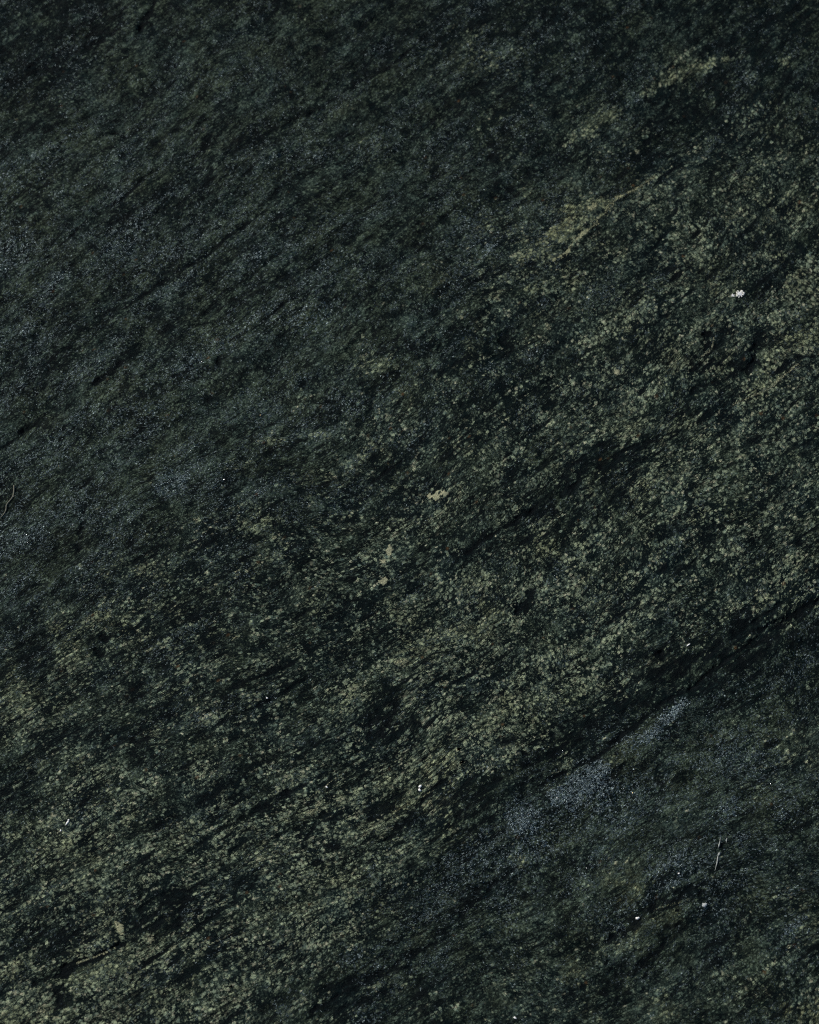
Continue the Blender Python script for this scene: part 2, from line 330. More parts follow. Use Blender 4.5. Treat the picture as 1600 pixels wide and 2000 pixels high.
# black seams, ledges and hollows, plus painted shade of a ledge and a lichen: (points, half width, strength, depth mm, label)
DARK = [
    ([(1600, 1168), (1545, 1203), (1490, 1240), (1440, 1282), (1392, 1308), (1350, 1345)], 7, 1.0, 1.6, 'long sharp black seam that runs to the right edge'),
    ([(1350, 1345), (1300, 1368), (1262, 1400), (1215, 1432), (1180, 1470), (1120, 1500), (1050, 1535)], 6, .95, 1.2, None),
    ([(1600, 1140), (1500, 1195), (1400, 1265), (1320, 1300), (1230, 1350)], 5, .7, .8, None),
    ([(1120, 1440), (1040, 1490), (960, 1530), (900, 1585), (840, 1650)], 5, .75, .8, None),
    ([(1260, 862), (1200, 890), (1140, 922), (1090, 968), (1020, 1010), (960, 1045), (900, 1090)], 6, .85, .9, None),
    ([(690, 1470), (600, 1530), (520, 1570), (430, 1620), (340, 1680)], 4, .7, .8, None),
    ([(560, 1700), (470, 1750), (400, 1800), (330, 1850), (250, 1905)], 4, .7, .8, None),
    ([(1010, 1690), (950, 1740), (890, 1800), (830, 1850), (700, 1925), (590, 1985)], 5, .8, .9, None),
    ([(620, 1310), (540, 1360), (440, 1410), (340, 1450)], 4, .6, .6, None),
    ([(560, 380), (480, 440), (400, 500), (320, 545), (240, 600)], 4, .8, .7, None), ([(700, 330), (620, 385), (540, 425), (470, 480)], 5, .65, .8, None),
    ([(300, 330), (240, 385), (170, 430), (90, 500)], 4, .8, .7, None), ([(620, 560), (560, 590), (500, 640), (440, 670)], 4, .8, .7, None),
    ([(120, 780), (60, 830), (0, 880)], 5, .8, .7, None), ([(840, 60), (760, 130), (700, 160), (620, 215), (560, 240)], 4, .8, .7, None),
    ([(400, 760), (320, 800), (250, 860), (180, 890)], 4, .6, .6, None), ([(1000, 270), (930, 330), (860, 370), (800, 400)], 4, .6, .6, None),
    ([(215, 52), (180, 72), (120, 108), (50, 150), (0, 185)], 15, .8, 1.2, None), ([(235, 30), (190, 60), (170, 75)], 20, .9, 1.0, None),
    ([(305, 0), (286, 35), (270, 62)], 6, .9, 1.4, 'narrow black crack near the top edge'), ([(0, 92), (22, 104)], 12, .8, 1.2, None), ([(60, 10), (0, 50)], 14, .5, .6, None),
    ([(212, 256), (226, 256), (252, 268)], 4, 1.0, 1.6, 'short hooked black crack'), ([(266, 222), (258, 244)], 3, .8, 1.0, None),
    ([(412, 262), (404, 285), (398, 300)], 8, .85, 1.2, None), ([(500, 178), (460, 205), (410, 235)], 12, .5, .8, None),
    ([(800, 55), (750, 105), (700, 130), (620, 150)], 16, .55, 1.0, None), ([(750, 20), (680, 60), (600, 125)], 16, .4, .6, None), ([(640, 205), (560, 235), (480, 282), (400, 320), (350, 350)], 13, .6, 1.0, None),
    ([(500, 330), (420, 352), (330, 400), (230, 440)], 18, .65, 1.0, None), ([(225, 425), (240, 460)], 14, .6, .8, None), ([(620, 220), (635, 205)], 10, .6, .8, None),
    ([(960, 40), (1040, 35), (1130, 45)], 18, .55, .6, None), ([(965, 145), (915, 175), (850, 230), (780, 260)], 10, .7, 1.0, None), ([(1120, 305), (1080, 325), (1030, 350), (960, 400)], 9, .8, 1.2, None),
    ([(1150, 90), (1210, 110)], 20, .5, .4, None), ([(1500, 10), (1430, 60), (1400, 90)], 40, .45, .5, None), ([(1420, 150), (1340, 190), (1280, 240)], 34, .6, .5, None),
    ([(800, 470), (880, 440), (940, 400)], 20, .45, .6, None), ([(690, 470), (620, 520), (560, 560)], 18, .35, .6, None),
    ([(205, 560), (195, 600), (150, 640), (110, 700), (40, 760)], 22, .6, 1.0, None), ([(90, 640), (20, 710), (0, 780)], 18, .55, .8, None), ([(245, 700), (210, 730), (180, 750)], 7, .9, 1.3, None),
    ([(430, 575), (405, 620), (400, 650)], 10, .6, .9, None), ([(430, 702)], 7, .9, 1.2, None), ([(570, 535), (500, 570), (450, 600)], 9, .7, 1.0, None), ([(360, 610), (300, 690)], 9, .5, .8, None),
    ([(800, 725), (750, 738), (700, 750)], 11, .9, 1.4, 'black ledge under a pale cluster, its shade painted in'), ([(660, 785), (640, 810), (610, 830)], 13, .75, 1.0, None), ([(630, 868), (570, 876), (520, 890)], 11, .85, 1.2, None),  # first stroke paints the shade under the ledge into the rock colour
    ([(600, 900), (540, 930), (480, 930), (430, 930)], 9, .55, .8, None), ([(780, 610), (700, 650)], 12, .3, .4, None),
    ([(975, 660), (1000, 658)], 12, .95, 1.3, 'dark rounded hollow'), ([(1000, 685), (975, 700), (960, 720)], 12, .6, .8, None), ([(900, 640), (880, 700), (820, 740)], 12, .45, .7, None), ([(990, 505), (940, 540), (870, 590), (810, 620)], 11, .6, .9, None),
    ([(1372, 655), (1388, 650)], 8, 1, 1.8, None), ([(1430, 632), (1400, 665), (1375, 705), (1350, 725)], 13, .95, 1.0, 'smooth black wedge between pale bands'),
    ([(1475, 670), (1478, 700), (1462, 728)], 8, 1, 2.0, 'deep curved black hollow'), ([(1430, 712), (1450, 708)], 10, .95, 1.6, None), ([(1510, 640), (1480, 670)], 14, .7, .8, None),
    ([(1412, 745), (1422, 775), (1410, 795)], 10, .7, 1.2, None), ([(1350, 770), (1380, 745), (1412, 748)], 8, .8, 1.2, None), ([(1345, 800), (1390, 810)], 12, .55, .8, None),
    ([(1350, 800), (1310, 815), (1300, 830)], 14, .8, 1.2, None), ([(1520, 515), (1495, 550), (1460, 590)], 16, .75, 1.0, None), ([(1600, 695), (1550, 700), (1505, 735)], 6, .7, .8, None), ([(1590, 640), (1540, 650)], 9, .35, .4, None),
    ([(1285, 850), (1240, 880), (1190, 895), (1130, 930), (1090, 970), (1040, 1005)], 17, .95, .7, 'long navy band with hardly any pale grains'), ([(1200, 870), (1160, 900)], 20, .6, .4, None),
    ([(1040, 1000), (980, 1030), (940, 1065), (860, 1110)], 12, .75, .8, None), ([(1200, 970), (1170, 1010)], 12, .6, .8, None), ([(1100, 1100), (1060, 1115)], 12, .6, .7, None), ([(1045, 1150), (1020, 1185), (1005, 1200)], 8, .8, 1.3, None),
    ([(1340, 1110), (1360, 1120)], 12, .5, .6, None), ([(1560, 1062)], 7, 1, 1.2, None), ([(1268, 1265), (1290, 1275), (1296, 1290)], 6, .9, 1.3, None),
    ([(1600, 1165), (1540, 1205), (1470, 1260), (1400, 1305), (1350, 1345)], 14, .9, 1.4, 'long black seam running to the right edge'), ([(1600, 1255), (1520, 1265), (1420, 1300), (1380, 1350)], 10, .7, .9, None),
    ([(1360, 1340), (1290, 1375), (1250, 1410), (1200, 1450)], 10, .75, 1.0, None), ([(1480, 1215), (1400, 1262), (1300, 1320), (1200, 1390), (1100, 1460), (1010, 1510)], 26, .85, .5, None),
    ([(990, 1340), (940, 1365), (900, 1385)], 9, .7, 1.0, None), ([(1300, 1510), (1240, 1550), (1210, 1590)], 10, .5, .7, None), ([(1240, 1480), (1190, 1520), (1150, 1560), (1040, 1600)], 8, .6, .9, None),
    ([(165, 1000), (160, 1030), (155, 1080)], 5, .85, 1.4, 'upright dark crack'), ([(198, 1238), (210, 1252)], 7, 1, 1.4, None), ([(185, 1262), (200, 1280)], 8, .8, 1.0, None), ([(100, 1270), (60, 1300), (0, 1310)], 26, .6, .6, None), ([(140, 1110), (120, 1140), (60, 1180)], 20, .45, .6, None),
    ([(280, 1355), (250, 1375)], 14, .7, .8, None), ([(480, 1330), (440, 1375)], 18, .7, .8, None), ([(740, 1385), (745, 1420), (715, 1450)], 24, .8, .9, 'dark pocket ringed by pale grains'), ([(250, 1425), (255, 1440)], 12, .9, 1.2, None), ([(290, 1440), (250, 1480)], 9, .6, .8, None),
    ([(575, 1295), (550, 1305)], 6, .9, 1.0, None), ([(700, 1180), (640, 1230), (600, 1280)], 12, .4, .5, None), ([(400, 1270), (500, 1260)], 20, .35, .4, None),
    ([(60, 1530), (0, 1555)], 30, .6, .6, None), ([(570, 1545), (520, 1570), (470, 1600)], 9, .9, 1.2, None), ([(540, 1530), (480, 1560)], 8, .5, .7, None), ([(665, 1585), (620, 1612), (580, 1630)], 10, .95, 1.5, None), ([(660, 1640), (650, 1660)], 9, 1, 1.3, None),
    ([(790, 1545), (760, 1570), (720, 1600)], 9, .95, 1.4, 'narrow black gap between pale streaks'), ([(870, 1520), (830, 1555), (800, 1600), (750, 1640)], 7, .8, 1.0, None),
    ([(360, 1740), (310, 1770), (255, 1800)], 20, .85, 1.0, 'broad black pocket in the pale lower left'), ([(350, 1790), (300, 1815), (250, 1820)], 16, .7, .8, None), ([(360, 1770)], 16, .9, 1.2, None),
    ([(160, 1815), (100, 1830), (40, 1840)], 17, .85, 1.0, None), ([(60, 1850), (0, 1870)], 12, .7, .8, None), ([(245, 1840), (205, 1860), (165, 1882), (110, 1905), (60, 1925)], 8, 1.0, 2.0, 'long black crack under a pale ledge'),
    ([(122, 1925), (115, 1950), (140, 1960)], 11, .95, 1.4, None), ([(20, 1930), (0, 1945)], 12, .6, .7, None), ([(400, 1880), (350, 1920)], 10, .5, .6, None), ([(500, 1700), (420, 1740)], 14, .5, .6, None), ([(560, 1690), (500, 1720)], 10, .5, .5, None),
    ([(990, 1515), (920, 1545), (860, 1560)], 22, .5, .5, None), ([(960, 1590), (900, 1640), (850, 1720)], 16, .4, .5, None),
    ([(800, 1885), (840, 1850), (890, 1800), (940, 1740), (1000, 1690)], 11, .65, .9, None), ([(800, 1888), (720, 1905), (620, 1935)], 7, .75, 1.0, None), ([(780, 1925), (700, 1960), (600, 1990)], 7, .6, .8, None),
    ([(1380, 1725), (1330, 1748), (1290, 1765), (1250, 1790), (1215, 1815), (1180, 1845)], 9, 1.0, 2.2, 'long black seam holding a white speck'), ([(1370, 1745), (1310, 1765), (1270, 1790)], 6, .8, 1.0, None), ([(1280, 1770), (1200, 1790), (1160, 1820)], 7, .5, .7, None),
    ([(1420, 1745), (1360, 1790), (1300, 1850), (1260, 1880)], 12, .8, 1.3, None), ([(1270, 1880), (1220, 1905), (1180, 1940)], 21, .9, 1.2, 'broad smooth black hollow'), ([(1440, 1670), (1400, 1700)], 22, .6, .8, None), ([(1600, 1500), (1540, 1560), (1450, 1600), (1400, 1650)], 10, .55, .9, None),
    ([(1600, 1560), (1500, 1650), (1440, 1690)], 12, .4, .7, None), ([(1000, 1830), (940, 1900)], 12, .35, .5, None), ([(1320, 1830), (1290, 1835)], 10, .8, 1.0, None), ([(1455, 585), (1440, 592)], 9, .9, 1.2, None),  # last stroke paints the shadow below the larger lichen into the rock
]
brk = fba(U / 9, V / 1.8, 91, 3)
for pts, wd, am, dep, lab in DARK:
    am0 = am; am = am * (1.0 if wd < 9 else .74); dep *= .7
    sl, s = stroke(pts, wd * (1.1 if wd < 9 else 1.4), True, 1.5 if wd < 9 else 1.9)
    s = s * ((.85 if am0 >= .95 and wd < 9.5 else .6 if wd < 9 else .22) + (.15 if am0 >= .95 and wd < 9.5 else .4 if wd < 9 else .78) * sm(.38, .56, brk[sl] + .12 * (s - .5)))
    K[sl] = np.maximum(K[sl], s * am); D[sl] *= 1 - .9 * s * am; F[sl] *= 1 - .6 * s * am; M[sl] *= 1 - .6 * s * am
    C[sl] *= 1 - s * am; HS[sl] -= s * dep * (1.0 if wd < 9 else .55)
    if am0 >= .85:
        mark(sl, s, 'crack' if wd < 9 else 'dark_hollow_or_shade', lab, .42)

# thin yellowish vein
vein = [(1292, 333), (1270, 352), (1248, 372), (1215, 385), (1196, 398), (1182, 420), (1165, 440), (1140, 458), (1118, 476), (1112, 490), (1100, 500), (1080, 510)]
sl, s = stroke(vein, 4.6, False, 1.3)
s = s * (.45 + .55 * sm(.38, .55, brk[sl]))
C[sl] = np.maximum(C[sl], s * np.where(X[sl] > 92, .5, .6)); YL[sl] += s * .9; D[sl] += s * .7; HS[sl] += s * .15
mark(sl, s, 'quartz_vein', 'thin yellowish vein', .4)
for pts, wd, am in [([(455, 1822), (380, 1860)], 1.6, .4), ([(225, 1850), (200, 1862), (150, 1880)], 2.0, .55), ([(1395, 660), (1390, 680), (1370, 695)], 2.4, .5), ([(1560, 710), (1500, 760), (1430, 790)], 4, .4),
                    ([(700, 1640), (760, 1590), (850, 1540)], 2, .4), ([(600, 1560), (680, 1500)], 2, .4), ([(1350, 1755), (1280, 1775)], 2, .35), ([(1395, 1320), (1500, 1230), (1600, 1150)], 3, .12)]:
    sl, s = stroke(pts, wd, False, .7); C[sl] = np.maximum(C[sl], s * am); K[sl] *= 1 - s; HS[sl] += s * .15

# raised ridges and lumps between the seams: (points, half width, height mm)
for pts, wd, hh in [([(1560, 1235), (1430, 1320), (1340, 1385), (1230, 1470), (1130, 1540), (1020, 1610)], 34, 1.6), ([(1370, 1765), (1300, 1800), (1220, 1860)], 34, 1.5), ([(1180, 1870), (1100, 1930)], 34, .9),
                    ([(1150, 400), (1080, 460)], 26, .8), ([(760, 712), (700, 735)], 26, 1.1), ([(560, 855), (500, 900)], 26, .8), ([(300, 100), (200, 160), (60, 240)], 40, 1.4), ([(540, 300), (440, 330), (400, 300)], 34, 1.3),
                    ([(620, 60), (590, 100)], 40, 1.5), ([(250, 20)], 44, 1.4), ([(700, 190), (670, 240)], 32, 1.2), ([(740, 285)], 34, 1.1), ([(620, 590), (540, 650), (460, 700)], 40, 1.2), ([(150, 1270), (80, 1320)], 40, 1.2),
                    ([(330, 930), (220, 990)], 40, 1.0), ([(30, 620), (60, 660)], 34, 1.0), ([(1330, 690), (1370, 670)], 14, .7), ([(1540, 690), (1480, 745)], 20, .8), ([(1380, 785)], 26, .8), ([(240, 1880), (140, 1930)], 34, 1.1),
                    ([(640, 1600), (740, 1540)], 14, .7), ([(1480, 1620), (1590, 1540)], 30, .9), ([(1290, 150), (1160, 240)], 26, .9), ([(930, 100)], 40, 1.1), ([(700, 1860), (820, 1770)], 26, .8)]:
    sl, s = stroke(pts, wd * 1.2, True, .6, .0, 1.5); HS[sl] += s * hh
for _ in range(2):
    HS[1:-1] = (HS[:-2] + 2 * HS[1:-1] + HS[2:]) / 4; HS[:, 1:-1] = (HS[:, :-2] + 2 * HS[:, 1:-1] + HS[:, 2:]) / 4
H += HS
D = np.minimum(D, .72 + (D - .72) * .35); D = np.clip(D, 0, 1.0); F = np.clip(F, 0, 1.2); M = np.clip(M, 0, 1.9); K = np.clip(K, 0, 1); YL = np.clip(YL, 0, 1.4); C = np.clip(C, 0, 1)

# ------------------------------------------------------------------ relief (mm)
H += (fbm(X / 90, Y / 90, 101, 2) - .5) * 7
H += (fba(U / 60, V / 13, 103, 3) - .5) * 1.6
H += (fba(U / 16, V / 4.5, 107, 2) - .5) * .85
H += (fbm(X / 11, Y / 11, 153, 4) - .5) * 2.6 * np.clip(1.1 - D * 1.3, .25, 1)
H += (fba(U / 5, V / 2.1, 109, 2) - .5) * .35
rg = np.abs(fba(U / 30, V / 6.5, 113, 3) - .5); H -= (1 - sm(0, .03, rg)) * .22          # fine partings
H -= K * .25
far = np.maximum(np.maximum(np.abs(X) - 232, 0), np.maximum(np.maximum(Y - 318, 0), np.maximum(-262 - Y, 0)))
H += (fbm(X / 260, Y / 260, 120, 3) - .5) * 60 * sm(10, 320, far)
ex = np.minimum(np.minimum(X - gx[0], gx[-1] - X), np.minimum(Y - gy[0], gy[-1] - Y))
H -= 190 * (1 - sm(0, 230, ex)) ** 1.6
XO = X + (fbm(X / 300, Y / 300, 123, 3) - .5) * 220 * sm(60, 600, far)
YO = Y + (fbm(X / 300, Y / 300, 126, 3) - .5) * 220 * sm(60, 600, far)


# ------------------------------------------------------------------ materials
def nt(mat):
    mat.use_nodes = True; t = mat.node_tree; t.nodes.clear(); return t


def rock_material():
    mat = bpy.data.materials.new('gneiss'); t = nt(mat); N = t.nodes; Lk = t.links

    def put(sock, v):
        if hasattr(v, 'is_linked') or isinstance(v, bpy.types.NodeSocket):
            Lk.new(v, sock)
        else:
            sock.default_value = v

    def math_(op, a, b=0.0, c=None, clamp=False):
        n = N.new('ShaderNodeMath'); n.operation = op; n.use_clamp = clamp
        put(n.inputs[0], a); put(n.inputs[1], b)
        if c is not None: put(n.inputs[2], c)
        return n.outputs[0]

    def mp(v, a, b, c=0.0, d=1.0, smooth=True):
        n = N.new('ShaderNodeMapRange'); n.interpolation_type = 'SMOOTHSTEP' if smooth else 'LINEAR'
        put(n.inputs['Value'], v); put(n.inputs['From Min'], a); put(n.inputs['From Max'], b)
        put(n.inputs['To Min'], c); put(n.inputs['To Max'], d); return n.outputs[0]

    def mix(f, a, b):
        n = N.new('ShaderNodeMix'); n.data_type = 'RGBA'
        put(n.inputs['Factor'], f); put(n.inputs[6], a); put(n.inputs[7], b); return n.outputs[2]

    def vm(op, a, b):
        n = N.new('ShaderNodeVectorMath'); n.operation = op; put(n.inputs[0], a); put(n.inputs[1], b); return n.outputs[0]

    def attr(name):
        n = N.new('ShaderNodeAttribute'); n.attribute_name = name
        s = N.new('ShaderNodeSeparateXYZ'); Lk.new(n.outputs['Vector'], s.inputs[0]); return n.outputs['Vector'], s.outputs

    def noise(vec, scale, det=2.0, rough=.55, dist=0.0):
        n = N.new('ShaderNodeTexNoise'); Lk.new(vec, n.inputs['Vector'])
        n.inputs['Scale'].default_value = scale; n.inputs['Detail'].default_value = det
        n.inputs['Roughness'].default_value = rough; n.inputs['Distortion'].default_value = dist
        return n.outputs

    def voro(vec, scale, feat='F1', rnd=1.0):
        n = N.new('ShaderNodeTexVoronoi'); n.feature = feat; Lk.new(vec, n.inputs['Vector'])
        n.inputs['Scale'].default_value = scale; n.inputs['Randomness'].default_value = rnd; return n.outputs

    def sep(c):
        s = N.new('ShaderNodeSeparateColor'); Lk.new(c, s.inputs[0]); return s.outputs

    _, A = attr('minerals'); _, B = attr('features'); fol, fc = attr('foliation')
    Dd, Ff, Mm = A[0], A[1], A[2]; Kk, Yl, Cc = B[0], B[1], B[2]
    comb = N.new('ShaderNodeCombineXYZ')
    Lk.new(math_('MULTIPLY', fc[0], 0.82), comb.inputs[0]); Lk.new(fc[1], comb.inputs[1]); Lk.new(fc[2], comb.inputs[2])
    base = comb.outputs[0]
    wob = vm('MULTIPLY', vm('SUBTRACT', noise(base, 0.9, 2)[1], (.5, .5, .5)), (1.5, 1.3, .6))
    g = vm('ADD', base, wob)
    # pale grains, two sizes
    va = voro(g, 0.56); ca = sep(va['Color'])
    vb = voro(vm('ADD', g, (31.7, 12.1, 4.0)), .95); cb = sep(vb['Color'])
    clus = math_('ADD', math_('SUBTRACT', noise(base, 0.30, 3, .6)[0], .5), math_('MULTIPLY', math_('SUBTRACT', noise(base, 0.085, 2, .5)[0], .5), .9))
    edge = math_('MULTIPLY', math_('SUBTRACT', noise(base, 3.2, 2, .65)[0], .5), .85)
    dens = math_('ADD', math_('SUBTRACT', math_('MULTIPLY', Dd, .82), .03), math_('MULTIPLY', clus, math_('MULTIPLY', mp(Dd, 0, .5), 1.5)))
    dens = math_('SUBTRACT', dens, math_('MULTIPLY', Kk, .9))
    ga = math_('MULTIPLY', mp(math_('SUBTRACT', dens, ca[0]), -.02, .10), mp(math_('ADD', va['Distance'], edge), .55, .38))
    gb = math_('MULTIPLY', mp(math_('SUBTRACT', math_('MULTIPLY', dens, .62), cb[0]), -.02, .10), mp(math_('ADD', vb['Distance'], edge), .58, .34))
    vd = voro(vm('ADD', g, (3.7, 82.1, 1.0)), 1.55); cd = sep(vd['Color'])
    gd = math_('MULTIPLY', mp(math_('SUBTRACT', math_('MULTIPLY', dens, .55), cd[0]), -.02, .10), mp(math_('ADD', vd['Distance'], edge), .62, .36))
    pale = math_('MAXIMUM', math_('MAXIMUM', ga, math_('MULTIPLY', gb, .85)), math_('MULTIPLY', gd, .5))
    seam = mp(math_('ABSOLUTE', math_('SUBTRACT', noise(base, .55, 3, .6, .4)[0], .5)), .0, .035, .45, 1.0)
    pale = math_('MULTIPLY', pale, seam)
    # groundmass: navy-black with fine grey-green speckle
    fine = noise(g, 1.15, 4, .68)[0]; fine2 = noise(base, 3.2, 2, .6)[0]
    mid = math_('SUBTRACT', noise(base, .22, 3, .65)[0], .5)
    gm = math_('ADD', math_('ADD', math_('SUBTRACT', Ff, .44), math_('MULTIPLY', mid, 2.0)), math_('ADD', math_('MULTIPLY', math_('SUBTRACT', fine, .5), 3.0), math_('MULTIPLY', math_('SUBTRACT', fine2, .5), 1.0)))
    gmass = mp(gm, -.35, .75)
    hue = noise(base, .05, 2, .5)[0]
    dark = mix(hue, (.0022, .0062, .0078, 1), (.0026, .0064, .0056, 1))
    green = mix(mp(hue, .35, .65), (.050, .078, .061, 1), (.063, .086, .051, 1))
    green = mix(math_('MULTIPLY', Yl, .6, clamp=True), green, (.060, .062, .028, 1))
    # small grey-green crystals packed through the fine-grained rock
    vg = voro(vm('ADD', g, (7.3, 55.1, 9.0)), 1.15); cg = sep(vg['Color'])
    fg = math_('ADD', math_('MULTIPLY', Ff, .95), math_('MULTIPLY', mid, 1.9))
    gg = math_('MULTIPLY', mp(math_('SUBTRACT', fg, cg[0]), -.02, .08), mp(math_('ADD', vg['Distance'], edge), .58, .36))
    gmass = math_('MULTIPLY', gmass, .52)
    col = mix(gmass, dark, green)
    gg = math_('MULTIPLY', gg, mp(Kk, .2, .8, 1, .2))
    col = mix(math_('MULTIPLY', gg, .85), col, mix(cg[1], green, (.098, .132, .096, 1)))
    # grain colours
    bri = math_('ADD', math_('MULTIPLY', cb[1], .75), math_('SUBTRACT', mp(dens, .15, 1.0, 0, .55), .10), clamp=True)
    gc = mix(bri, (.098, .148, .118, 1), (.385, .440, .265, 1))
    gc = mix(mp(cb[2], .86, .95), gc, (.42, .42, .28, 1))
    gc = mix(math_('MULTIPLY', Yl, .55, clamp=True), gc, (.30, .32, .15, 1))
    gc2 = mix(mp(noise(g, 2.4, 3, .7)[0], .42, .75, 0, .7), gc, (.05, .062, .055, 1))
    paleK = math_('MULTIPLY', pale, mp(Kk, .2, .9, 1, .35))
    col = mix(paleK, col, gc2)
    # rust specks
    vr = voro(base, .33); cr = sep(vr['Color'])
    rust = math_('MULTIPLY', mp(cr[0], .982, .99), mp(math_('ADD', vr['Distance'], edge), .36, .1))
    col = mix(math_('MULTIPLY', rust, .6), col, (.10, .055, .022, 1))
    # dark seams
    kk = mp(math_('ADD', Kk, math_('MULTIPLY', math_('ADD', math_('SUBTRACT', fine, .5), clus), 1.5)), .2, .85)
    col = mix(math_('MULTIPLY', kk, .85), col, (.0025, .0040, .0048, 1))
    shv = N.new('ShaderNodeCombineXYZ'); Lk.new(math_('MULTIPLY', fc[0], .13), shv.inputs[0]); Lk.new(fc[1], shv.inputs[1])
    shn = noise(shv.outputs[0], .30, 4, .62, 1.1)[0]; shn2 = noise(shv.outputs[0], .75, 3, .6, .2)[0]
    sh = math_('MAXIMUM', mp(math_('ABSOLUTE', math_('SUBTRACT', shn, .5)), .026, .008), math_('MULTIPLY', mp(math_('ABSOLUTE', math_('SUBTRACT', shn2, .46)), .026, .006), mp(Dd, .0, .4, .3, .8)))
    sh = math_('MULTIPLY', sh, mp(noise(base, .07, 2, .5)[0], .34, .58))
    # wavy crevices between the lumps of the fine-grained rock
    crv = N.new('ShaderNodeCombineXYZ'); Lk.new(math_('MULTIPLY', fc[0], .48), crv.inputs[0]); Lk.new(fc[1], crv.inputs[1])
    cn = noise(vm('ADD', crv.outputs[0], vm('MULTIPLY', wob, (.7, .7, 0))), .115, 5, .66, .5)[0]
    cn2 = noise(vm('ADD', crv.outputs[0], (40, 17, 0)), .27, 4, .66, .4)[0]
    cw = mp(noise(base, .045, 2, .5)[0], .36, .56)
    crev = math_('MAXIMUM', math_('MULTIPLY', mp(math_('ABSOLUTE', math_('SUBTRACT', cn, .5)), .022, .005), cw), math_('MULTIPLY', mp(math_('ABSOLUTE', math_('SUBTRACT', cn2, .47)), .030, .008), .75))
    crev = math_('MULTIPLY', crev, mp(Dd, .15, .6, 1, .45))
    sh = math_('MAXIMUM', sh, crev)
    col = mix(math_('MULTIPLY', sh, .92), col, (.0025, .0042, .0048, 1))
    # cream feldspar
    cm = mp(math_('ADD', Cc, math_('MULTIPLY', math_('SUBTRACT', noise(base, 1.5, 3, .7)[0], .5), 1.7)), .32, .60)
    cream = mix(noise(base, .8, 3, .6)[0], (.17, .19, .12, 1), (.44, .42, .26, 1))
    cream = mix(math_('MULTIPLY', Yl, .4, clamp=True), cream, (.30, .31, .15, 1))
    col = mix(cm, col, cream)
    # mica plates: tiny facets tilted at random
    geo = N.new('ShaderNodeNewGeometry')
    obj = N.new('ShaderNodeTexCoord').outputs['Object']
    objmm = vm('MULTIPLY', obj, (1000, 1000, 1000))
    vk = voro(vm('ADD', vm('MULTIPLY', fol, (.8, 1, 1)), wob), 2.3); ck = sep(vk['Color'])
    vk2 = voro(base, 3.7); ck2 = sep(vk2['Color'])
    patch = math_('SUBTRACT', noise(base, .22, 3, .65)[0], .5)
    md = math_('MINIMUM', math_('ADD', math_('MULTIPLY', Mm, .46), math_('MULTIPLY', patch, .8)), .66)
    mdens = math_('MULTIPLY', math_('MULTIPLY', md, math_('SUBTRACT', 1, math_('MULTIPLY', paleK, .8))), mp(Kk, .3, 1, 1, .5))
    mica = math_('MULTIPLY', mp(math_('SUBTRACT', mdens, ck[2]), 0, .06), math_('SUBTRACT', 1, cm))
    tilt = vm('MULTIPLY', vm('SUBTRACT', vk['Color'], (.5, .5, .5)), (1.1, 1.1, 0))
    tilt = vm('ADD', tilt, vm('MULTIPLY', vm('SUBTRACT', vk2['Color'], (.5, .5, .5)), (.35, .35, 0)))
    # bump of grains and crystals
    hgt = math_('ADD', math_('MULTIPLY', pale, .16), math_('MULTIPLY', fine, .46))
    hgt = math_('ADD', hgt, math_('MULTIPLY', fine2, .13))
    hgt = math_('ADD', hgt, math_('MULTIPLY', noise(base, .42, 3, .6)[0], .45))
    hgt = math_('SUBTRACT', hgt, math_('MULTIPLY', sh, .4))
    bump = N.new('ShaderNodeBump'); bump.inputs['Strength'].default_value = 1.0; bump.inputs['Distance'].default_value = .001
    Lk.new(hgt, bump.inputs['Height'])
    nrm = N.new('ShaderNodeVectorMath'); nrm.operation = 'NORMALIZE'
    Lk.new(vm('ADD', bump.outputs[0], tilt), nrm.inputs[0])
    p1 = N.new('ShaderNodeBsdfPrincipled'); Lk.new(col, p1.inputs['Base Color'])
    put(p1.inputs['Roughness'], mp(fine2, .3, .7, .45, .62)); p1.inputs['Specular IOR Level'].default_value = .03
    Lk.new(bump.outputs[0], p1.inputs['Normal'])
    p2 = N.new('ShaderNodeBsdfPrincipled')
    put(p2.inputs['Base Color'], mix(math_('MULTIPLY', ck2[0], mp(Mm, .1, 1.9, .6, 3.0), clamp=True), (.020, .030, .031, 1), (.165, .21, .222, 1))); p2.inputs['Metallic'].default_value = .85
    p2.inputs['Roughness'].default_value = .36; Lk.new(nrm.outputs[0], p2.inputs['Normal'])
    ms = N.new('ShaderNodeMixShader'); Lk.new(math_('MULTIPLY', mica, .75), ms.inputs[0]); Lk.new(p1.outputs[0], ms.inputs[1]); Lk.new(p2.outputs[0], ms.inputs[2])
    out = N.new('ShaderNodeOutputMaterial'); Lk.new(ms.outputs[0], out.inputs[0])
    return mat


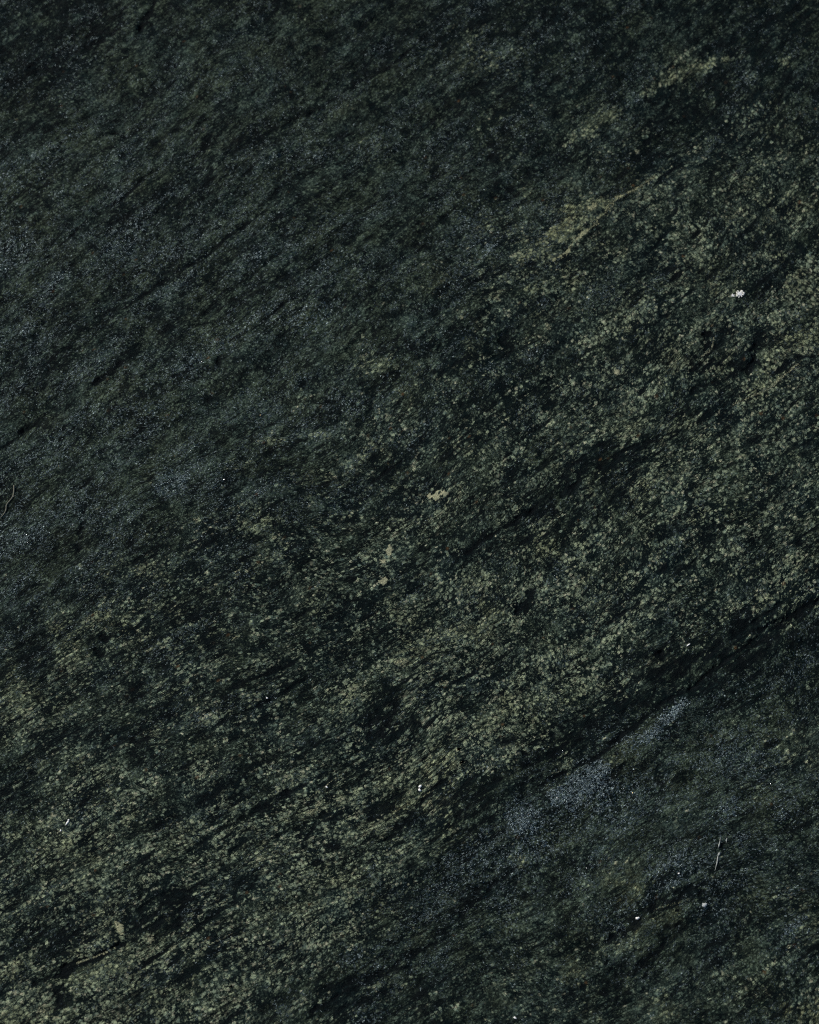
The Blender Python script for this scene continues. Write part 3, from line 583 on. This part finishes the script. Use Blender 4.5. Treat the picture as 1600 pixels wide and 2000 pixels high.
def plain(name, c1, c2, scale, rough=.6, metallic=0.0, bumpd=.0002, spec=.4):
    mat = bpy.data.materials.new(name); t = nt(mat); N = t.nodes; Lk = t.links
    tc = N.new('ShaderNodeTexCoord'); n = N.new('ShaderNodeTexNoise'); n.inputs['Scale'].default_value = scale; n.inputs['Detail'].default_value = 4
    Lk.new(tc.outputs['Object'], n.inputs['Vector'])
    r = N.new('ShaderNodeMix'); r.data_type = 'RGBA'; r.inputs[6].default_value = (*c1, 1); r.inputs[7].default_value = (*c2, 1); Lk.new(n.outputs[0], r.inputs[0])
    b = N.new('ShaderNodeBump'); b.inputs['Distance'].default_value = bumpd; Lk.new(n.outputs[0], b.inputs['Height'])
    p = N.new('ShaderNodeBsdfPrincipled'); Lk.new(r.outputs[2], p.inputs['Base Color']); Lk.new(b.outputs[0], p.inputs['Normal'])
    p.inputs['Roughness'].default_value = rough; p.inputs['Metallic'].default_value = metallic; p.inputs['Specular IOR Level'].default_value = spec
    o = N.new('ShaderNodeOutputMaterial'); Lk.new(p.outputs[0], o.inputs[0]); return mat


GNEISS = rock_material()
LICHEN = plain('lichen_grey', (.50, .50, .50), (.66, .66, .64), 2500, .9)
LICHEN_RIM = plain('lichen_rim', (.55, .54, .48), (.72, .70, .62), 2500, .9)
CRUMB = plain('chalky_white', (.72, .70, .64), (.85, .84, .80), 3000, .7)
CRUMB_GREY = plain('chalky_grey', (.25, .27, .27), (.45, .46, .44), 3000, .8)
SPLINTER = plain('bleached_splinter', (.17, .19, .18), (.33, .34, .30), 2500, .7)
ROOT = plain('dry_rootlet', (.09, .09, .065), (.14, .135, .095), 1500, .8)
MICA_M = plain('mica_plate', (.30, .33, .37), (.55, .56, .56), 900, .16, 1.0)
GOLD_M = plain('golden_mica', (.55, .42, .20), (.70, .55, .30), 900, .2, 1.0)

# ------------------------------------------------------------------ rock meshes
idx = np.arange(NX * NY).reshape(NY, NX)
quads = np.stack([idx[:-1, :-1], idx[:-1, 1:], idx[1:, 1:], idx[1:, :-1]], -1).reshape(-1, 4)
co = np.stack([XO, YO, H], -1).reshape(-1, 3) / 1000
att = {'minerals': np.stack([D, F, M], -1).reshape(-1, 3), 'features': np.stack([K, YL, C], -1).reshape(-1, 3),
       'foliation': np.stack([U, V, np.zeros_like(U)], -1).reshape(-1, 3)}
# vertex normals of the whole face, so that parts meet their surroundings without a shading seam
e1 = co[quads[:, 2]] - co[quads[:, 0]]; e2 = co[quads[:, 3]] - co[quads[:, 1]]
fn = np.cross(e1, e2); vnrm = np.zeros_like(co)
for k in range(4):
    for c in range(3):
        vnrm[:, c] += np.bincount(quads[:, k], fn[:, c], len(co))
vnrm /= np.linalg.norm(vnrm, axis=1, keepdims=True)
pf = PART[:-1, :-1].reshape(-1)                 # part of each face


def grid_mesh(name, faces, extra=None, custom=True):
    used = np.unique(faces); remap = np.full(len(co), -1, np.int64); remap[used] = np.arange(len(used))
    vc = co[used]; f = remap[faces]
    loops = f.reshape(-1); starts = np.arange(len(f)) * 4; tot = np.full(len(f), 4)
    if extra is not None:                        # sides and underside of the boulder
        ring = remap[extra]; nb = len(vc); low = vc[ring].copy(); low[:, 2] = -.30; low[:, :2] *= .93
        vc = np.concatenate([vc, low]); n = len(ring); k = np.arange(n); k2 = (k + 1) % n
        side = np.stack([ring[k2], ring[k], nb + k, nb + k2], -1)
        loops = np.concatenate([loops, side.reshape(-1), nb + k[::-1]])
        starts = np.concatenate([starts, len(starts) * 4 + np.arange(n) * 4, [len(starts) * 4 + n * 4]])
        tot = np.concatenate([tot, np.full(n, 4), [n]])
    me = bpy.data.meshes.new(name)
    me.vertices.add(len(vc)); me.vertices.foreach_set('co', vc.astype(np.float32).reshape(-1))
    me.loops.add(len(loops)); me.loops.foreach_set('vertex_index', loops.astype(np.int32))
    me.polygons.add(len(starts)); me.polygons.foreach_set('loop_start', starts.astype(np.int32))
    try:
        me.polygons.foreach_set('loop_total', tot.astype(np.int32))
    except Exception:
        pass
    me.update(calc_edges=True)
    for an, av in att.items():
        a = me.attributes.new(an, 'FLOAT_VECTOR', 'POINT'); d = av[used]
        if extra is not None:
            e = av[extra].copy()
            if an == 'foliation': e[:, 2] -= 150
            d = np.concatenate([d, e])
        a.data.foreach_set('vector', d.astype(np.float32).reshape(-1))
    me.polygons.foreach_set('use_smooth', np.ones(len(starts), bool))
    me.materials.append(GNEISS)
    if extra is None and custom:
        me.normals_split_custom_set_from_vertices(vnrm[used].tolist())
    return me


ring = np.concatenate([idx[0, :-1], idx[:-1, -1], idx[-1, :0:-1], idx[:0:-1, 0]])
main = quads[pf == 0]
# the few interior points used only by parts drop out here; the outer ring always stays
rock = bpy.data.objects.new('rock', grid_mesh('rock', main, ring, False)); COL.objects.link(rock)
rock['label'] = 'dark green-black banded gneiss rock with pale feldspar grains and mica, filling the view'
rock['category'] = 'rock'
for k, (nm, lab) in enumerate(PARTS):
    f = quads[pf == k + 1]
    if len(f) < 6: continue
    me = grid_mesh(nm, f); o = bpy.data.objects.new(nm, me); COL.objects.link(o); o.parent = rock
    if lab: o['label'] = lab


def height(px, py):
    """point on the rock surface (metres) under a photograph pixel"""
    x, y = ground(px, py); x *= 1000; y *= 1000
    i = int(np.clip(np.searchsorted(gx, x), 1, NX - 1)); j = int(np.clip(np.searchsorted(gy, y), 1, NY - 1))
    return Vector((x / 1000, y / 1000, float(H[j, i]) / 1000)), Vector(vnrm[j * NX + i])


def link(name, verts, faces, mat, parent=None, smooth=True):
    me = bpy.data.meshes.new(name); me.from_pydata([tuple(v) for v in verts], [], faces); me.materials.append(mat)
    if smooth: me.polygons.foreach_set('use_smooth', [True] * len(me.polygons))
    me.update(); o = bpy.data.objects.new(name, me); COL.objects.link(o)
    if parent: o.parent = parent
    return o


def tag(o, label, cat, group=None):
    o['label'] = label; o['category'] = cat
    if group: o['group'] = group
    return o


MM = .001; PXM = .25 * MM                        # one photograph pixel is a quarter of a millimetre on the rock
# loose mica plates too small to pick apart: one part, real tilted facets
rr = np.random.default_rng(3); vs, fs = [], []; gvs, gfs = [], []
pi = np.where((np.abs(X) < 225) & (Y > -255) & (Y < 312), np.clip(M - .35, 0, 1) ** 1.3 * (1 - .8 * C), 0).reshape(-1)
pick = rr.choice(len(pi), 420, replace=False, p=pi / pi.sum())
for n, q in enumerate(pick):
    c = co[q] + vnrm[q] * .00010; a = rr.random() * 6.283; sz = (.08 + .18 * rr.random() ** 2.5) * MM
    t = rr.normal(0, .30, 2); nn = Vector((vnrm[q][0] + t[0], vnrm[q][1] + t[1], vnrm[q][2])).normalized()
    ux = nn.cross(Vector((math.cos(a), math.sin(a), .1))).normalized(); uy = nn.cross(ux)
    V_, F_ = (gvs, gfs) if n % 9 == 0 else (vs, fs); b = len(V_)
    for k in range(5):
        r_ = sz * (.7 + .5 * rr.random()); th = k * 1.2566 + rr.random() * .5
        V_.append(Vector(c) + ux * (r_ * math.cos(th)) + uy * (r_ * .7 * math.sin(th)))
    V_.append(Vector(c) - nn * .0002)
    F_.append(tuple(b + k for k in range(5))); F_ += [(b + (k + 1) % 5, b + k, b + 5) for k in range(5)]
o = link('mica_plates', vs, fs, MICA_M, rock, False); o['kind'] = 'stuff'
o = link('golden_mica_plates', gvs, gfs, GOLD_M, rock, False); o['kind'] = 'stuff'


# ------------------------------------------------------------------ things lying on the rock
def lump(name, px, py, rx, ry, ang, mat, hgt=.55, seed=0, parent=None, nu=14, nv=7, rough=.16):
    """a small rounded irregular body resting in the surface; rx, ry in photograph pixels"""
    r = random.Random(seed); c, n = height(px, py); ph = [r.random() * 6.28 for _ in range(6)]
    ca, sa = math.cos(R(ang)), math.sin(R(ang)); vs_, f_ = [], []
    hz = min(rx, ry) * PXM * hgt
    for j in range(nv + 1):
        lat = -math.pi / 2 + math.pi * j / nv
        for i in range(nu):
            lo = 2 * math.pi * i / nu
            k = 1 + rough * math.sin(2 * lo + ph[0]) + rough * .7 * math.sin(3 * lo + ph[1] + lat) + rough * .5 * math.sin(5 * lo + ph[2])
            x = rx * PXM * math.cos(lat) * math.cos(lo) * k; y = ry * PXM * math.cos(lat) * math.sin(lo) * k
            vs_.append((x * ca - y * sa, x * sa + y * ca, hz * (math.sin(lat) + .55)))
    for j in range(nv):
        for i in range(nu):
            a, b = j * nu + i, j * nu + (i + 1) % nu; f_.append((a, b, b + nu, a + nu))
    o = link(name, vs_, f_, mat, None)
    if parent is None:
        o.location = c
    else:
        o.parent = parent; o.location = c - parent.location
    return o


def rosette(px, py, r0, seed, label, nl, stretch=1.0):
    """crustose lichen: a thin grey disc with separate pale lobes round its rim"""
    r = random.Random(seed); c, n = height(px, py)
    e = bpy.data.objects.new('lichen', None); COL.objects.link(e); e.location = c; e.empty_display_size = .002
    tag(e, label, 'lichen')
    d = lump('thallus', px, py, r0 * .80 * stretch, r0 * .72, 8, LICHEN, .30, seed, e, rough=.08)
    for k in range(nl):
        a = 2 * math.pi * (k + r.random() * .5) / nl; q = r0 * (.82 + .18 * r.random())
        s = r0 * (.26 + .10 * r.random())
        lump('lobe', px + q * stretch * math.cos(a), py - q * .9 * math.sin(a), s * 1.25, s, math.degrees(a), LICHEN_RIM, .75, seed + k, e, 10, 5)
    return e


rosette(1445, 576, 6.4, 5, 'larger white lichen rosette with lobed rim on the dark rock, upper right', 10, 1.15)
rosette(1431, 579, 3.4, 9, 'small white lichen dot just left of the larger lichen rosette', 5)


def crumb(px, py, rx, ry, ang, label, seed, mat=None, h=.8, name='grit_crumb', cat='crumb', group='white crumbs lying on the rock'):
    return tag(lump(name, px, py, rx, ry, ang, mat or CRUMB, h, seed), label, cat, group)


crumb(821, 1534, 3.0, 2.7, 20, 'upper of two tiny white crumbs side by side in a black gap below the centre', 1)
crumb(820, 1541, 2.5, 2.9, 70, 'lower of two tiny white crumbs side by side in a black gap below the centre', 2)
crumb(638, 1536, 2.2, 1.8, 140, 'lone tiny white crumb left of the crumb pair, beside cream grains', 3)
crumb(1246, 1792.5, 3.4, 2.7, 10, 'oval white crumb lodged in the long black seam, lower right', 4)
crumb(118, 1621, 1.9, 1.6, 30, 'tiny round white crumb below the elongated white chip at lower left', 6)
crumb(522, 1364, 1.8, 1.6, 0, 'pinpoint white crumb on grainy rock left of centre', 7)
crumb(1326, 1706, 1.7, 1.7, 0, 'pinpoint white crumb on silvery mica rock above the long black seam', 8)
crumb(1006, 1988, 3.0, 1.7, -15, 'small flat white crumb at the bottom edge of the view', 10)
crumb(1345, 1259, 4.2, 1.4, 40, 'thin slanting white glint, shaped as a chip, on smooth dark rock near the right', 12, None, .8, 'chip', 'chip', 'white chips on the rock')  # solid white body standing in for a bright glint on the rock
c0 = crumb(131, 1606, 4.4, 2.1, 58, 'elongated white chip with a knob at its top, lower left', 13, None, .9, 'chip', 'chip', 'white chips on the rock')
lump('knob', 133.5, 1600.5, 1.7, 1.6, 0, CRUMB, .9, 14, c0)
c1 = crumb(1376, 1768, 4.5, 3.6, 0, 'pale grey crumbly speck right of the long black seam', 15, CRUMB_GREY, .6, 'grit_crumb', 'crumb', 'grey crumbs')
for k in range(5):
    lump('granule', 1376 + 4 * math.cos(k * 1.3), 1768 + 3.4 * math.sin(k * 1.3), 1.8, 1.5, k * 30, CRUMB_GREY, .8, 20 + k, c1, 8, 4)


def strand(name, pts, mat, parent=None, lift=.25, nseg=8, jit=.25, seed=0):
    """a thin tube following the rock surface; pts = (px, py, radius px)"""
    r = random.Random(seed); P = []
    for k in range(len(pts) - 1):
        a, b = pts[k], pts[k + 1]; m = max(2, int(math.hypot(b[0] - a[0], b[1] - a[1]) / 2.5))
        for q in range(m): P.append([a[i] + (b[i] - a[i]) * q / m for i in range(3)])
    P.append(list(pts[-1])); c3 = [height(p[0] + r.uniform(-jit, jit), p[1] + r.uniform(-jit, jit))[0] for p in P]
    for _ in range(3):
        c3 = [c3[0]] + [(c3[i - 1] + c3[i] * 2 + c3[i + 1]) / 4 for i in range(1, len(c3) - 1)] + [c3[-1]]
    org = parent.location.copy() if parent else c3[0].copy(); vs_, f_ = [], []
    for i, c in enumerate(c3):
        rad = P[i][2] * PXM * (1 + r.uniform(-.18, .18)); d = (c3[min(i + 1, len(c3) - 1)] - c3[max(i - 1, 0)]).normalized()
        s = d.cross(Vector((0, 0, 1))).normalized(); u = s.cross(d)
        for k in range(nseg):
            a = 2 * math.pi * k / nseg; vs_.append(c - org + Vector((0, 0, rad * .9 + lift * PXM)) + s * (rad * math.cos(a)) + u * (rad * math.sin(a)))
    for i in range(len(c3) - 1):
        for k in range(nseg):
            a, b = i * nseg + k, i * nseg + (k + 1) % nseg; f_.append((a, a + nseg, b + nseg, b))
    f_.append(tuple(range(nseg))); f_.append(tuple(reversed(range(len(vs_) - nseg, len(vs_)))))
    o = link(name, vs_, f_, mat, parent)
    if not parent: o.location = org
    return o


rt = strand('dry_rootlet', [(28, 949, 1.3), (28, 960, 1.4), (26.5, 972, 1.5), (20, 979, 1.3), (13, 986, 1.1), (12.5, 996, 1.2), (8, 1006, 1.0), (2, 1012, .8)], ROOT, seed=2)
tag(rt, 'thin tan dry rootlet zigzagging over the rock at the left edge', 'rootlet')
strand('side_shoot', [(26, 972, 1.2), (30, 970, .8)], ROOT, rt, seed=3)

sp = lump('splinter', 1405.5, 1667, 2.1, 4.2, -22, SPLINTER, .8, 31)
tag(sp, 'pale upright splinter with a frayed upper tip on dark rock, lower right', 'splinter')
strand('fibre', [(1403, 1672, 1.1), (1401.5, 1684, 1.3), (1399, 1692, .6), (1397, 1700, .3)], SPLINTER, sp, seed=4)
strand('fibre', [(1407.5, 1634, .3), (1407, 1644, .8), (1405, 1650, 1.8), (1404.5, 1655, .4)], SPLINTER, sp, seed=5)
sp2 = strand('splinter', [(1420.5, 1635, .3), (1420.5, 1640, 1.0), (1419.5, 1645, .3)], SPLINTER, seed=6)
tag(sp2, 'tiny pale splinter just right of the frayed one, lower right', 'splinter')
